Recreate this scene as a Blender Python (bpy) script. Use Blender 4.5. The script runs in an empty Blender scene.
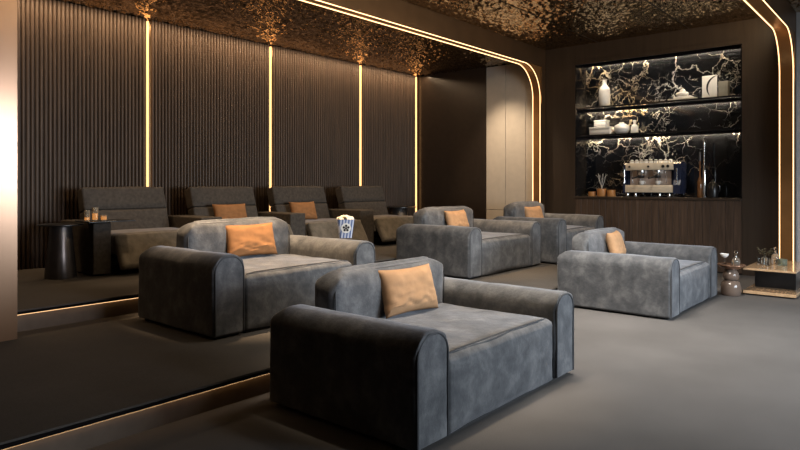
import bpy, bmesh, math, random
from mathutils import Vector, Matrix, noise as mn

random.seed(7)
D = bpy.data
SC = bpy.context.scene
COL = SC.collection

# ------------------------------------------------------------------ materials
def new_mat(name):
    m = D.materials.new(name); m.use_nodes = True
    nt = m.node_tree
    return m, nt, nt.nodes['Principled BSDF']

def nd(nt, kind, **kw):
    n = nt.nodes.new(kind)
    for k, v in kw.items():
        if k in n.inputs: n.inputs[k].default_value = v
        else: setattr(n, k, v)
    return n

def coords(nt, sc=(1, 1, 1), kind='Object'):
    t = nd(nt, 'ShaderNodeTexCoord'); mp = nd(nt, 'ShaderNodeMapping')
    mp.inputs['Scale'].default_value = sc
    nt.links.new(t.outputs[kind], mp.inputs['Vector'])
    return mp.outputs['Vector']

def ramp(nt, fac, stops):
    r = nd(nt, 'ShaderNodeValToRGB')
    e = r.color_ramp.elements
    while len(e) < len(stops): e.new(0.5)
    for i, (p, c) in enumerate(stops):
        e[i].position = p; e[i].color = (*c, 1)
    nt.links.new(fac, r.inputs['Fac'])
    return r.outputs['Color']

def bump(nt, b, h, strength=.3, dist=.01):
    n = nd(nt, 'ShaderNodeBump'); n.inputs['Strength'].default_value = strength
    n.inputs['Distance'].default_value = dist
    nt.links.new(h, n.inputs['Height']); nt.links.new(n.outputs['Normal'], b.inputs['Normal'])

def plain(name, col, rough=.5, metal=0, spec=.5, var=.15, vscale=8.0, bmp=0.0, coat=0):
    m, nt, b = new_mat(name)
    v = coords(nt)
    n = nd(nt, 'ShaderNodeTexNoise', Scale=vscale, Detail=5.0)
    nt.links.new(v, n.inputs['Vector'])
    lo = tuple(c * (1 - var) for c in col); hi = tuple(min(1, c * (1 + var)) for c in col)
    nt.links.new(ramp(nt, n.outputs['Fac'], [(.3, lo), (.7, hi)]), b.inputs['Base Color'])
    b.inputs['Roughness'].default_value = rough; b.inputs['Metallic'].default_value = metal
    b.inputs['Specular IOR Level'].default_value = spec
    b.inputs['Coat Weight'].default_value = coat
    b.inputs['Coat Roughness'].default_value = .06
    if bmp: bump(nt, b, n.outputs['Fac'], bmp, .005)
    return m

def velvet(name, lo, mid, hi, sheen=.28):
    m, nt, b = new_mat(name)
    v = coords(nt)
    n = nd(nt, 'ShaderNodeTexNoise', Scale=6.5, Detail=9.0, Roughness=.66, Distortion=.25)
    nt.links.new(v, n.inputs['Vector'])
    nt.links.new(ramp(nt, n.outputs['Fac'], [(.32, lo), (.5, mid), (.68, hi)]), b.inputs['Base Color'])
    b.inputs['Roughness'].default_value = .78
    b.inputs['Specular IOR Level'].default_value = .3
    b.inputs['Sheen Weight'].default_value = sheen
    b.inputs['Sheen Roughness'].default_value = .45
    b.inputs['Sheen Tint'].default_value = (.9, .92, 1, 1)
    f = nd(nt, 'ShaderNodeTexNoise', Scale=9.0, Detail=8.0, Roughness=.6)
    nt.links.new(v, f.inputs['Vector'])
    bump(nt, b, f.outputs['Fac'], .35, .02)
    return m

def emis(name, col, s):
    m, nt, b = new_mat(name)
    v = coords(nt); n = nd(nt, 'ShaderNodeTexNoise', Scale=1.0); nt.links.new(v, n.inputs['Vector'])
    nt.links.new(ramp(nt, n.outputs['Fac'], [(.2, tuple(c * .97 for c in col)), (.8, col)]), b.inputs['Emission Color'])
    b.inputs['Base Color'].default_value = (*col, 1)
    b.inputs['Emission Strength'].default_value = s
    return m

def carpet(name, lo, hi):
    m, nt, b = new_mat(name)
    v = coords(nt)
    n = nd(nt, 'ShaderNodeTexNoise', Scale=220.0, Detail=3.0); nt.links.new(v, n.inputs['Vector'])
    n2 = nd(nt, 'ShaderNodeTexNoise', Scale=1.3, Detail=4.0); nt.links.new(v, n2.inputs['Vector'])
    mx = nd(nt, 'ShaderNodeMix'); mx.inputs[0].default_value = .35
    nt.links.new(n.outputs['Fac'], mx.inputs[2]); nt.links.new(n2.outputs['Fac'], mx.inputs[3])
    nt.links.new(ramp(nt, mx.outputs[0], [(.35, lo), (.65, hi)]), b.inputs['Base Color'])
    b.inputs['Roughness'].default_value = .9; b.inputs['Specular IOR Level'].default_value = .2
    bump(nt, b, n.outputs['Fac'], .3, .004)
    return m

def wood(name, lo, hi, rough=.4, grain=(14, 14, .8), coat=0, spec=.5):
    m, nt, b = new_mat(name)
    v = coords(nt, grain)
    n = nd(nt, 'ShaderNodeTexNoise', Scale=2.2, Detail=8.0, Roughness=.65, Distortion=.6); nt.links.new(v, n.inputs['Vector'])
    nt.links.new(ramp(nt, n.outputs['Fac'], [(.3, lo), (.7, hi)]), b.inputs['Base Color'])
    b.inputs['Roughness'].default_value = rough
    b.inputs['Specular IOR Level'].default_value = spec
    b.inputs['Coat Weight'].default_value = coat; b.inputs['Coat Roughness'].default_value = .05
    bump(nt, b, n.outputs['Fac'], .08, .004)
    return m

def hammered(name):
    m, nt, b = new_mat(name)
    v = coords(nt, (1, 1.3, 1))
    n = nd(nt, 'ShaderNodeTexNoise', Scale=22.0, Detail=4.0, Distortion=.8); nt.links.new(v, n.inputs['Vector'])
    nt.links.new(ramp(nt, n.outputs['Fac'], [(.3, (.30, .22, .14)), (.7, (.72, .56, .36))]), b.inputs['Base Color'])
    b.inputs['Metallic'].default_value = 1.0; b.inputs['Roughness'].default_value = .16
    bump(nt, b, n.outputs['Fac'], .3, .01)
    return m

def marble(name):
    m, nt, b = new_mat(name)
    v = coords(nt)
    def vein(scale, width, dist, mscale, mlo, mhi, off):
        mp = nd(nt, 'ShaderNodeMapping'); mp.inputs['Location'].default_value = (off, off * 2, off * .7)
        nt.links.new(v, mp.inputs['Vector'])
        n = nd(nt, 'ShaderNodeTexNoise', Scale=scale, Detail=7.0, Roughness=.55, Distortion=dist)
        nt.links.new(mp.outputs[0], n.inputs['Vector'])
        s = nd(nt, 'ShaderNodeMath', operation='SUBTRACT'); s.inputs[1].default_value = .5
        nt.links.new(n.outputs['Fac'], s.inputs[0])
        a = nd(nt, 'ShaderNodeMath', operation='ABSOLUTE'); nt.links.new(s.outputs[0], a.inputs[0])
        r = nd(nt, 'ShaderNodeMapRange'); r.interpolation_type = 'SMOOTHSTEP'
        r.inputs[1].default_value = 0; r.inputs[2].default_value = width
        r.inputs[3].default_value = 1; r.inputs[4].default_value = 0
        nt.links.new(a.outputs[0], r.inputs[0])
        k = nd(nt, 'ShaderNodeTexNoise', Scale=mscale, Detail=2.0); nt.links.new(mp.outputs[0], k.inputs['Vector'])
        q = nd(nt, 'ShaderNodeMapRange'); q.inputs[1].default_value = mlo; q.inputs[2].default_value = mhi
        nt.links.new(k.outputs['Fac'], q.inputs[0])
        mu = nd(nt, 'ShaderNodeMath', operation='MULTIPLY')
        nt.links.new(r.outputs[0], mu.inputs[0]); nt.links.new(q.outputs[0], mu.inputs[1])
        return mu.outputs[0]
    def cracks(scale, width, amp, mscale, mlo, mhi, off):
        mp = nd(nt, 'ShaderNodeMapping'); mp.inputs['Location'].default_value = (off, off*2, off*.7)
        nt.links.new(v, mp.inputs['Vector'])
        w1 = nd(nt, 'ShaderNodeTexNoise', Scale=2.6, Detail=9.0, Roughness=.62); nt.links.new(mp.outputs[0], w1.inputs['Vector'])
        ad = nd(nt, 'ShaderNodeVectorMath', operation='MULTIPLY_ADD'); ad.inputs[1].default_value = (amp,)*3
        nt.links.new(w1.outputs['Color'], ad.inputs[0]); nt.links.new(mp.outputs[0], ad.inputs[2])
        vo = nd(nt, 'ShaderNodeTexVoronoi', Scale=scale); vo.feature = 'DISTANCE_TO_EDGE'; nt.links.new(ad.outputs[0], vo.inputs['Vector'])
        k = nd(nt, 'ShaderNodeTexNoise', Scale=mscale, Detail=3.0); nt.links.new(mp.outputs[0], k.inputs['Vector'])
        q = nd(nt, 'ShaderNodeMapRange'); q.inputs[1].default_value = mlo; q.inputs[2].default_value = mhi
        nt.links.new(k.outputs['Fac'], q.inputs[0])
        wd_ = nd(nt, 'ShaderNodeMath', operation='MULTIPLY_ADD'); wd_.inputs[1].default_value = width; wd_.inputs[2].default_value = .0005
        nt.links.new(q.outputs[0], wd_.inputs[0])
        r = nd(nt, 'ShaderNodeMapRange'); r.interpolation_type = 'SMOOTHSTEP'
        r.inputs[1].default_value = 0; nt.links.new(wd_.outputs[0], r.inputs[2]); r.inputs[3].default_value = 1; r.inputs[4].default_value = 0
        nt.links.new(vo.outputs['Distance'], r.inputs[0])
        mu = nd(nt, 'ShaderNodeMath', operation='MULTIPLY'); nt.links.new(r.outputs[0], mu.inputs[0]); nt.links.new(q.outputs[0], mu.inputs[1])
        return mu.outputs[0]
    a = cracks(1.7, .036, .75, 1.0, .45, .66, 4.4)
    c0 = cracks(4.2, .036, .45, 1.2, .50, .66, 8.1)
    a_ = vein(1.25, .012, 1.3, 1.1, .44, .56, 3.1)
    c = vein(3.2, .013, 1.2, 1.3, .54, .66, 9.3)
    def mxm(p, q_):
        m_ = nd(nt, 'ShaderNodeMath', operation='MAXIMUM'); nt.links.new(p, m_.inputs[0]); nt.links.new(q_, m_.inputs[1]); return m_
    mx = mxm(mxm(a, c0).outputs[0], c)
    g = nd(nt, 'ShaderNodeTexNoise', Scale=1.1); nt.links.new(v, g.inputs['Vector'])
    gc = ramp(nt, g.outputs['Fac'], [(.46, (.95, .93, .90)), (.66, (.80, .62, .38))])
    mix = nd(nt, 'ShaderNodeMix', data_type='RGBA')
    nt.links.new(mx.outputs[0], mix.inputs[0])
    mix.inputs[6].default_value = (.010, .012, .017, 1); nt.links.new(gc, mix.inputs[7])
    nt.links.new(mix.outputs[2], b.inputs['Base Color'])
    b.inputs['Roughness'].default_value = .06
    return m

def glass(name, col=(1, 1, 1), rough=.02, trans=1.0):
    m, nt, b = new_mat(name)
    v = coords(nt); n = nd(nt, 'ShaderNodeTexNoise', Scale=3.0); nt.links.new(v, n.inputs['Vector'])
    nt.links.new(ramp(nt, n.outputs['Fac'], [(.2, tuple(c * .95 for c in col)), (.8, col)]), b.inputs['Base Color'])
    b.inputs['Transmission Weight'].default_value = trans
    b.inputs['Roughness'].default_value = rough; b.inputs['IOR'].default_value = 1.45
    return m

def striped(name):
    m, nt, b = new_mat(name)
    t = nd(nt, 'ShaderNodeTexCoord'); sx = nd(nt, 'ShaderNodeSeparateXYZ')
    nt.links.new(t.outputs['Object'], sx.inputs[0])
    a = nd(nt, 'ShaderNodeMath', operation='ADD'); nt.links.new(sx.outputs[0], a.inputs[0]); nt.links.new(sx.outputs[1], a.inputs[1])
    mu = nd(nt, 'ShaderNodeMath', operation='MULTIPLY'); mu.inputs[1].default_value = 30; nt.links.new(a.outputs[0], mu.inputs[0])
    fr = nd(nt, 'ShaderNodeMath', operation='FRACT'); nt.links.new(mu.outputs[0], fr.inputs[0])
    r = ramp(nt, fr.outputs[0], [(.0, (.12, .17, .34)), (.5, (.55, .58, .68))])
    r.node.color_ramp.interpolation = 'CONSTANT'
    nt.links.new(r, b.inputs['Base Color']); b.inputs['Roughness'].default_value = .5
    return m

def backdrop_panel(name, col, rough, **kw): return plain(name, col, rough, **kw)

M = {}
M['velvet'] = velvet('grey_velvet', (.044, .047, .052), (.080, .083, .089), (.145, .147, .151))
M['piping'] = plain('velvet_piping', (.048, .050, .055), .85)
M['plinth'] = plain('black_plinth', (.006, .006, .007), .6)
M['recliner'] = plain('brown_grey_fabric', (.070, .059, .049), .85, spec=.25, var=.25, vscale=24, bmp=.25)
M['recliner_seat'] = velvet('recliner_velvet', (.095, .080, .060), (.15, .128, .098), (.20, .172, .135), .25)
M['black'] = plain('black_lacquer', (.010, .010, .011), .3)
M['black_metal'] = plain('brushed_black_metal', (.11, .10, .095), .32, metal=.85)
M['carpet'] = carpet('grey_carpet', (.076, .071, .068), (.136, .128, .124))
M['carpet_tier'] = carpet('brown_grey_carpet', (.058, .051, .045), (.100, .090, .080))
M['riser'] = plain('riser_bronze', (.11, .08, .055), .6)
M['nosing'] = plain('dark_nosing', (.006, .005, .005), .9, spec=.1)
M['reed'] = wood('dark_reeded_wood', (.048, .031, .020), (.105, .070, .047), .45, (10, 10, .5), spec=.3)
M['reed_back'] = plain('dark_groove', (.012, .009, .007), .6)
M['smooth_dark'] = plain('dark_gloss_panel', (.028, .020, .015), .28, spec=.5)
M['brown_wall'] = wood('brown_wall_veneer', (.028, .018, .0115), (.044, .029, .019), .42, (6, 6, .5))
M['walnut'] = wood('walnut_planks', (.030, .018, .012), (.105, .066, .044), .42, (16, 16, .9))
M['beige'] = plain('beige_lacquer', (.56, .48, .39), .5, var=.04)
M['pale_wall'] = plain('pale_plaster', (.78, .76, .75), .7, var=.04)
M['bronze'] = plain('brushed_bronze', (.22, .135, .075), .34, metal=.9, var=.1, vscale=3)
M['bronze_in_lit'] = plain('glow_bronze_reveal', (.42, .21, .075), .32, metal=.7, var=.1, vscale=3)  # bronze made more orange, with the light lines' glow put into its colour
M['pier'] = plain('satin_bronze_pier', (.22, .125, .066), .28, metal=.5, spec=.8, var=.06, vscale=2)
M['gold'] = plain('gold_trim', (.75, .52, .28), .25, metal=1)
M['hammer'] = hammered('hammered_bronze')
M['ceil_dark'] = plain('black_ceiling_void', (.008, .007, .006), .8)
M['niche_black'] = plain('black_gloss_niche', (.012, .011, .011), .10)
M['shelf'] = plain('black_glass_shelf', (.010, .010, .011), .08)
M['marble'] = marble('black_gold_marble')
M['led'] = emis('warm_led', (1.0, .58, .27), 3.4)
M['led_wall'] = emis('warm_led_wall', (1.0, .52, .20), 2.3)
M['led_step'] = emis('warm_led_step', (1.0, .58, .27), 2.0)
M['led_niche'] = emis('warm_led_niche', (1.0, .72, .42), 170)
M['cushion'] = plain('tan_suede', (.31, .145, .058), .8, spec=.2, var=.12, vscale=14, bmp=.2)
M['cushion_pale'] = plain('pale_tan_suede', (.40, .235, .125), .8, spec=.2, var=.12, vscale=14, bmp=.2)
M['white'] = plain('white_ceramic', (.82, .79, .74), .4, var=.04)
M['offwhite'] = plain('stone_white', (.70, .66, .60), .6, var=.06)
M['dark_emblem'] = plain('black_ink', (.012, .012, .014), .6)
M['grey_green'] = plain('grey_green_card', (.26, .25, .21), .6)
M['amber'] = glass('amber_glass', (.95, .80, .58), .06, .8)
M['amber_pot'] = plain('terracotta_gold', (.62, .28, .09), .45)
M['wax'] = emis('candle_glow', (.95, .45, .12), .8)
M['steel'] = plain('champagne_steel', (.72, .62, .48), .3, metal=.3, var=.06)
M['steel2'] = plain('polished_steel', (.75, .74, .72), .18, metal=1, var=.05)
M['navy'] = plain('navy_enamel', (.016, .022, .048), .2)
M['backsteel'] = plain('mauve_steel', (.55, .45, .40), .3, metal=.5)
M['oak'] = wood('glossy_oak', (.50, .31, .165), (.72, .48, .28), .18, (3, 14, 8), coat=.6)
M['taupe'] = plain('taupe_ceramic', (.155, .112, .088), .16, var=.05)
M['copper'] = plain('copper_lacquer', (.30, .17, .11), .25, metal=.5)
M['glass'] = glass('clear_glass', (.93, .96, .95))
M['glass_green'] = glass('green_glass', (.45, .55, .47), .05, .8)
M['glass_grey'] = glass('smoked_glass', (.75, .70, .62), .05, .85)
M['leaf'] = plain('dry_leaf', (.10, .085, .045), .7)
M['popcorn'] = plain('popcorn_cream', (.86, .72, .54), .8, var=.2, vscale=60)
M['stripe'] = striped('blue_white_stripe')
M['bottle_amber'] = plain('amber_bottle', (.20, .085, .03), .15)

# ------------------------------------------------------------------ mesh helpers
class MB:
    def __init__(s): s.v = []; s.f = []
    def add(s, vs, fs):
        o = len(s.v); s.v += [tuple(p) for p in vs]; s.f += [tuple(i + o for i in f) for f in fs]; return s
    def box(s, x0, x1, y0, y1, z0, z1):
        return s.add([(x0,y0,z0),(x1,y0,z0),(x1,y1,z0),(x0,y1,z0),(x0,y0,z1),(x1,y0,z1),(x1,y1,z1),(x0,y1,z1)],
                     [(0,3,2,1),(4,5,6,7),(0,1,5,4),(1,2,6,5),(2,3,7,6),(3,0,4,7)])
    def bbox(s, x0, x1, y0, y1, z0, z1, r=.01, n=2):
        bm = bmesh.new(); bmesh.ops.create_cube(bm, size=1)
        for v in bm.verts:
            v.co = Vector(((x0+x1)/2 + v.co.x*(x1-x0), (y0+y1)/2 + v.co.y*(y1-y0), (z0+z1)/2 + v.co.z*(z1-z0)))
        bmesh.ops.bevel(bm, geom=bm.edges[:], offset=r, segments=n, affect='EDGES', profile=.5)
        return s.bm(bm)
    def bm(s, bm):
        bm.verts.index_update()
        vs = [v.co.copy() for v in bm.verts]; fs = [[v.index for v in f.verts] for f in bm.faces]
        bm.free(); return s.add(vs, fs)
    def lathe(s, prof, seg=32, c=(0, 0, 0), cap=True):
        vs = []; fs = []
        for r, z in prof:
            for k in range(seg):
                a = 2*math.pi*k/seg; vs.append((c[0]+r*math.cos(a), c[1]+r*math.sin(a), c[2]+z))
        n = len(prof)
        for i in range(n-1):
            for k in range(seg):
                k2 = (k+1) % seg
                fs.append((i*seg+k, i*seg+k2, (i+1)*seg+k2, (i+1)*seg+k))
        if cap:
            fs.append(tuple(reversed(range(seg)))); fs.append(tuple((n-1)*seg+k for k in range(seg)))
        return s.add(vs, fs)
    def tube(s, path, r, seg=8, closed=False):
        P = [Vector(p) for p in path]; n = len(P); vs = []; fs = []
        up = None
        for i, p in enumerate(P):
            a = P[i-1] if (i > 0 or closed) else p; b = P[(i+1) % n] if (i < n-1 or closed) else p
            t = (b-a).normalized()
            if up is None:
                up = Vector((0,0,1)) if abs(t.z) < .9 else Vector((1,0,0))
            u = (up - t*up.dot(t)).normalized(); up = u; w = t.cross(u)
            rr = r[i] if isinstance(r, (list, tuple)) else r
            for k in range(seg):
                g = 2*math.pi*(k+.5)/seg; vs.append(p + u*rr*math.cos(g) + w*rr*math.sin(g))
        m = n if closed else n-1
        for i in range(m):
            j = (i+1) % n
            for k in range(seg):
                k2 = (k+1) % seg
                fs.append((i*seg+k, i*seg+k2, j*seg+k2, j*seg+k))
        if not closed:
            fs.append(tuple(reversed(range(seg)))); fs.append(tuple((n-1)*seg+k for k in range(seg)))
        return s.add(vs, fs)
    def prism(s, poly, y0, y1, axis='y'):
        n = len(poly); vs = []
        for y in (y0, y1):
            for a, b in poly:
                vs.append((a, y, b) if axis == 'y' else ((y, a, b) if axis == 'x' else (a, b, y)))
        fs = [tuple(range(n)), tuple(reversed(range(n, 2*n)))]
        for i in range(n):
            j = (i+1) % n; fs.append((i, i+n, j+n, j))
        return s.add(vs, fs)
    def build(s, name, mat, parent=None, smooth=True, angle=40):
        me = D.meshes.new(name); me.from_pydata(s.v, [], s.f)
        bm = bmesh.new(); bm.from_mesh(me)
        bmesh.ops.recalc_face_normals(bm, faces=bm.faces)
        if smooth:
            lim = math.radians(angle)
            for f in bm.faces: f.smooth = True
            for e in bm.edges:
                if len(e.link_faces) == 2 and e.calc_face_angle(0) > lim: e.smooth = False
        bm.to_mesh(me); bm.free()
        me.materials.append(mat)
        o = D.objects.new(name, me); COL.objects.link(o)
        if parent is not None: o.parent = parent
        return o

def tag(o, label=None, cat=None, group=None, kind=None):
    if label: o['label'] = label
    if cat: o['category'] = cat
    if group: o['group'] = group
    if kind: o['kind'] = kind
    return o

def empty(name, loc=(0, 0, 0), rz=0, **kw):
    o = D.objects.new(name, None); COL.objects.link(o); o.location = loc; o.rotation_euler = (0, 0, rz)
    o.empty_display_size = .1
    return tag(o, **kw)

def copy_tree(o, parent=None):
    c = o.copy(); COL.objects.link(c)
    if parent is not None: c.parent = parent
    for ch in list(o.children): copy_tree(ch, c)
    return c

def struct(name, mb, mat, parent=None, smooth=False):
    o = mb.build(name, mat, parent, smooth=smooth)
    if parent is None: o['kind'] = 'structure'
    return o

def axis_pts(h, ra, rb, n=7, step=.05):
    """grid positions from -h to h, dense in the rounded ends"""
    a = [-h + ra*(i/n) for i in range(n)]
    b = [h - rb*(i/n) for i in range(n)][::-1]
    lo, hi = -h+ra, h-rb
    k = max(1, int(round((hi-lo)/step)))
    return a + [lo + (hi-lo)*i/k for i in range(k+1)] + b

def soft_block(x0, x1, y0, y1, z0, z1, xz=(.1, .1, .03, .03), yz=(.05, .1, .03, .03), xy=.03, puff=0.0, wob=.004, seed=0, dent=0.0):
    """upholstered block. xz radii: (-x top, +x top, -x bottom, +x bottom); yz: (front top, rear top, front bottom, rear bottom)"""
    hx, hy, hz = (x1-x0)/2, (y1-y0)/2, (z1-z0)/2
    c = Vector(((x0+x1)/2, (y0+y1)/2, (z0+z1)/2))
    mxx = max(max(xz[0], xz[2]), xy); mxy = max(max(xz[1], xz[3]), xy)
    X = axis_pts(hx, min(mxx, hx*.98), min(mxy, hx*.98)); 
    Y = axis_pts(hy, max(yz[0], yz[2], xy), max(yz[1], yz[3], xy))
    Z = axis_pts(hz, max(xz[2], xz[3], yz[2], yz[3]), max(xz[0], xz[1], yz[0], yz[1]))
    idx = {}; vs = []; fs = []
    nx, ny, nz = len(X), len(Y), len(Z)
    def vid(i, j, k):
        if (i, j, k) not in idx:
            idx[(i, j, k)] = len(vs); vs.append([X[i], Y[j], Z[k]])
        return idx[(i, j, k)]
    for k, fl in ((0, 1), (nz-1, 0)):
        for i in range(nx-1):
            for j in range(ny-1):
                q = [vid(i,j,k), vid(i+1,j,k), vid(i+1,j+1,k), vid(i,j+1,k)]; fs.append(q[::-1] if fl else q)
    for j, fl in ((0, 0), (ny-1, 1)):
        for i in range(nx-1):
            for k in range(nz-1):
                q = [vid(i,j,k), vid(i+1,j,k), vid(i+1,j,k+1), vid(i,j,k+1)]; fs.append(q[::-1] if fl else q)
    for i, fl in ((0, 1), (nx-1, 0)):
        for j in range(ny-1):
            for k in range(nz-1):
                q = [vid(i,j,k), vid(i,j+1,k), vid(i,j+1,k+1), vid(i,j,k+1)]; fs.append(q[::-1] if fl else q)
    H = (hx, hy, hz)
    def rnd(p, a, b, ha, hb, r):
        sa = 1 if p[a] > 0 else -1; sb = 1 if p[b] > 0 else -1
        rr = r(sa, sb)
        if rr <= 0: return
        u = (abs(p[a]) - (ha-rr))/rr; v = (abs(p[b]) - (hb-rr))/rr
        if u <= 0 or v <= 0: return
        u = min(u, 1); v = min(v, 1)
        p[a] = sa*(ha-rr + rr*u*math.sqrt(1-v*v/2)); p[b] = sb*(hb-rr + rr*v*math.sqrt(1-u*u/2))
    for p in vs:
        px, py, pz = (p[i]/H[i] for i in range(3))
        if puff:
            e = (1-px**4)*(1-pz**4)
            if py <= -1+1e-6: p[1] -= puff*e
            if pz >= 1-1e-6: p[2] += puff*(1-px**4)*(1-py**4)
        if dent and pz >= 1-1e-6:
            p[2] -= dent*max(0, 1-(px*px+py*py)*1.1)
        rnd(p, 0, 2, hx, hz, lambda sa, sb: xz[(0 if sa < 0 else 1) + (0 if sb > 0 else 2)])
        rnd(p, 1, 2, hy, hz, lambda sa, sb: yz[(0 if sa < 0 else 1) + (0 if sb > 0 else 2)])
        rnd(p, 0, 1, hx, hy, lambda sa, sb: xy)
    out = []
    for p in vs:
        q = Vector(p) + c
        n = Vector((p[0]/hx**1, p[1]/hy, p[2]/hz)).normalized()
        d = mn.noise(q*3.1 + Vector((seed*7.3, seed*3.1, seed)))*wob + mn.noise(q*9 + Vector((seed, 5, seed*2)))*wob*.45
        out.append(q + n*d)
    m = MB(); m.add(out, fs); return m

def pillow_mesh(w, h, t, seed):
    """standing pillow: width x, height z, thickness y; seam around the rim"""
    n = 26; vs = []; fs = []
    def pt(i, j, s):
        u = -1+2*i/n; v = -1+2*j/n
        pin = 1 - .055*(1-abs(v)**1.5)*0 
        x = u*w/2*(1 - .07*(1-v*v)**1*abs(u)**3); z = v*h/2*(1 - .09*(1-u*u)*abs(v)**3)
        e = max(0, (1-u**4)*(1-v**4))**.55
        q = Vector((u*3+seed*5, v*3, s*2+seed))
        y = s*t/2*e*(1+.10*mn.noise(q))
        # wrinkles gathering toward the lower edge
        g = math.exp(-((v+.65)/.5)**2)
        y += s*.006*e*(math.sin(14*v + 5*abs(u) + 5*mn.noise(q*1.1)) * g + mn.noise(q*2.6)*.25)
        return (x, y, z+h/2)
    for s in (-1, 1):
        o = len(vs)
        for i in range(n+1):
            for j in range(n+1): vs.append(pt(i, j, s))
        for i in range(n):
            for j in range(n):
                a = o+i*(n+1)+j; q = (a, a+n+1, a+n+2, a+1); fs.append(q if s < 0 else q[::-1])
    m = MB(); m.add(vs, fs)
    return m

def weld(o, d=1e-5):
    bm = bmesh.new(); bm.from_mesh(o.data); bmesh.ops.remove_doubles(bm, verts=bm.verts, dist=d)
    bmesh.ops.recalc_face_normals(bm, faces=bm.faces)
    for f in bm.faces: f.smooth = True
    bm.to_mesh(o.data); bm.free()

# ------------------------------------------------------------------ the setting (metres; camera stands at x=0, y=0)
T2, T3 = .18, .37             # heights of the two raised tiers
S1, S2 = 3.52, 5.98           # where the steps rise
XL, XR = -2.2, 11.14          # left and bar walls
YF, YB = -3.6, 8.74           # screen side and fluted back wall
ZC, ZB = 4.05, 3.85           # ceilings

struct('floor', MB().box(XL, XR+.6, YF, S1+.05, -.1, 0), M['carpet'])
def tier(name, y0, y1, z0, z):
    e = struct(name, MB().box(XL, XR, y0-.035, y1, z-.028, z), M['carpet_tier'])
    return e
struct('floor.001', MB().box(XL, XR, S1-.035, S2+.05, T2-.012, T2), M['carpet_tier'])
struct('floor.002', MB().box(XL, XR, S2-.035, YB, T3-.012, T3), M['carpet_tier'])
struct('trim_1', MB().box(XL, XR, S1-.04, S1+.03, T2-.036, T2-.012), M['nosing'])
struct('trim_2', MB().box(XL, XR, S2-.04, S2+.03, T3-.036, T3-.012), M['nosing'])
struct('trim_3', MB().box(XL, XR, S1, S1+.05, 0, T2-.036), M['riser'])
struct('trim_4', MB().box(XL, XR, S2, S2+.05, T2, T3-.036), M['riser'])
for y, z, lab in ((S1, T2, 'warm light line under the lip of the lower step'), (S2, T3, 'warm light line under the lip of the upper step before the recliners')):
    o = MB().box(XL+.02, XR-.02, y-.024, y-.006, z-.043, z-.037).build('led_strip', M['led_step'], smooth=False)
    tag(o, lab, 'light strip')

# walls
struct('wall_back', MB().box(XL, XR, YB+.06, YB+.2, 0, 4.3), M['reed_back'])
struct('wall_left', MB().box(XL-.12, XL, YF, YB+.2, 0, 4.3), M['brown_wall'])
struct('wall_front', MB().box(XL-.12, XR+.6, YF-.12, YF, 0, 4.3), M['reed_back'])
w = MB(); w.box(11.0, 11.15, 6.98, YB+.06, T3, 3.86)
struct('wall_right', w, M['smooth_dark'])
w = MB()
w.box(XR, XR+.5, 5.10, 5.9, 0, ZC+.1); w.box(XR, XR+.5, 1.549, 2.286, 0, ZC+.1); w.box(XR, XR+.5, 2.286, 5.10, 3.765, ZC+.1); w.box(XR, XR+.03, 2.286, 5.10, 3.685, 3.77)
struct('wall_right.001', w, M['brown_wall'])
struct('wall_right.002', MB().box(XR, XR+.2, YF, 1.549, 0, ZC+.2), M['pale_wall'])
# niche lining: marble back, glossy black sides and top
struct('wall_right.003', MB().box(11.60, 11.66, 2.2, 5.2, .9, 3.8), M['marble'])
w = MB(); w.box(XR+.005, 11.60, 5.08, 5.101, 1.22, 3.76); w.box(XR+.005, 11.60, 2.285, 2.306, 1.22, 3.76); w.box(XR+.005, 11.60, 2.306, 5.08, 3.74, 3.766); w.box(11.545, 11.552, 2.306, 5.08, 3.690, 3.745)
struct('trim_5', w, M['niche_black'])

# reeded wall panels between the light strips
led_x = [4.636, 6.882, 9.141, 10.93]
def reed_panel(x0, x1):
    m = MB(); n = max(2, int(round((x1-x0)/.053))); p = (x1-x0)/n; prof = []
    for i in range(n):
        for k in range(7):
            a = math.pi*k/6
            prof.append((x0+p*(i+.5) - p*.44*math.cos(a), YB+.035 - .030*math.sin(a)))
    prof2 = [(prof[0][0], YB+.06)] + prof + [(prof[-1][0], YB+.06)]
    vs = []; fs = []
    for z in (T3, 3.86):
        for x, y in prof2: vs.append((x, y, z))
    N = len(prof2)
    for i in range(N-1): fs.append((i, i+1, N+i+1, N+i))
    return m.add(vs, fs)
edges = [XL] + led_x
wb = D.objects['wall_back']
for i in range(4):
    a = edges[i] + (0 if i == 0 else .05); b = edges[i+1] - .035
    struct('fluted_panel', reed_panel(a, b), M['reed'], parent=wb, smooth=True)
places = ['behind the recliner that has the swivel tray', 'between the two recliners with orange cushions',
          'behind the empty recliner without a cushion', 'at the far corner beyond the last recliner']
for x, p in zip(led_x, places):
    e = empty('led_strip', (x, YB+.04, T3), label='vertical amber light strip ' + p, cat='light strip', group='vertical strips in the fluted wall')
    MB().box(-.008, .006, -.03, .01, 0, 3.47).build('diffuser', M['led_wall'], e, smooth=False)
    MB().box(.006, .048, -.01, .015, 0, 3.47).build('channel', M['bronze'], e, smooth=False)

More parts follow.
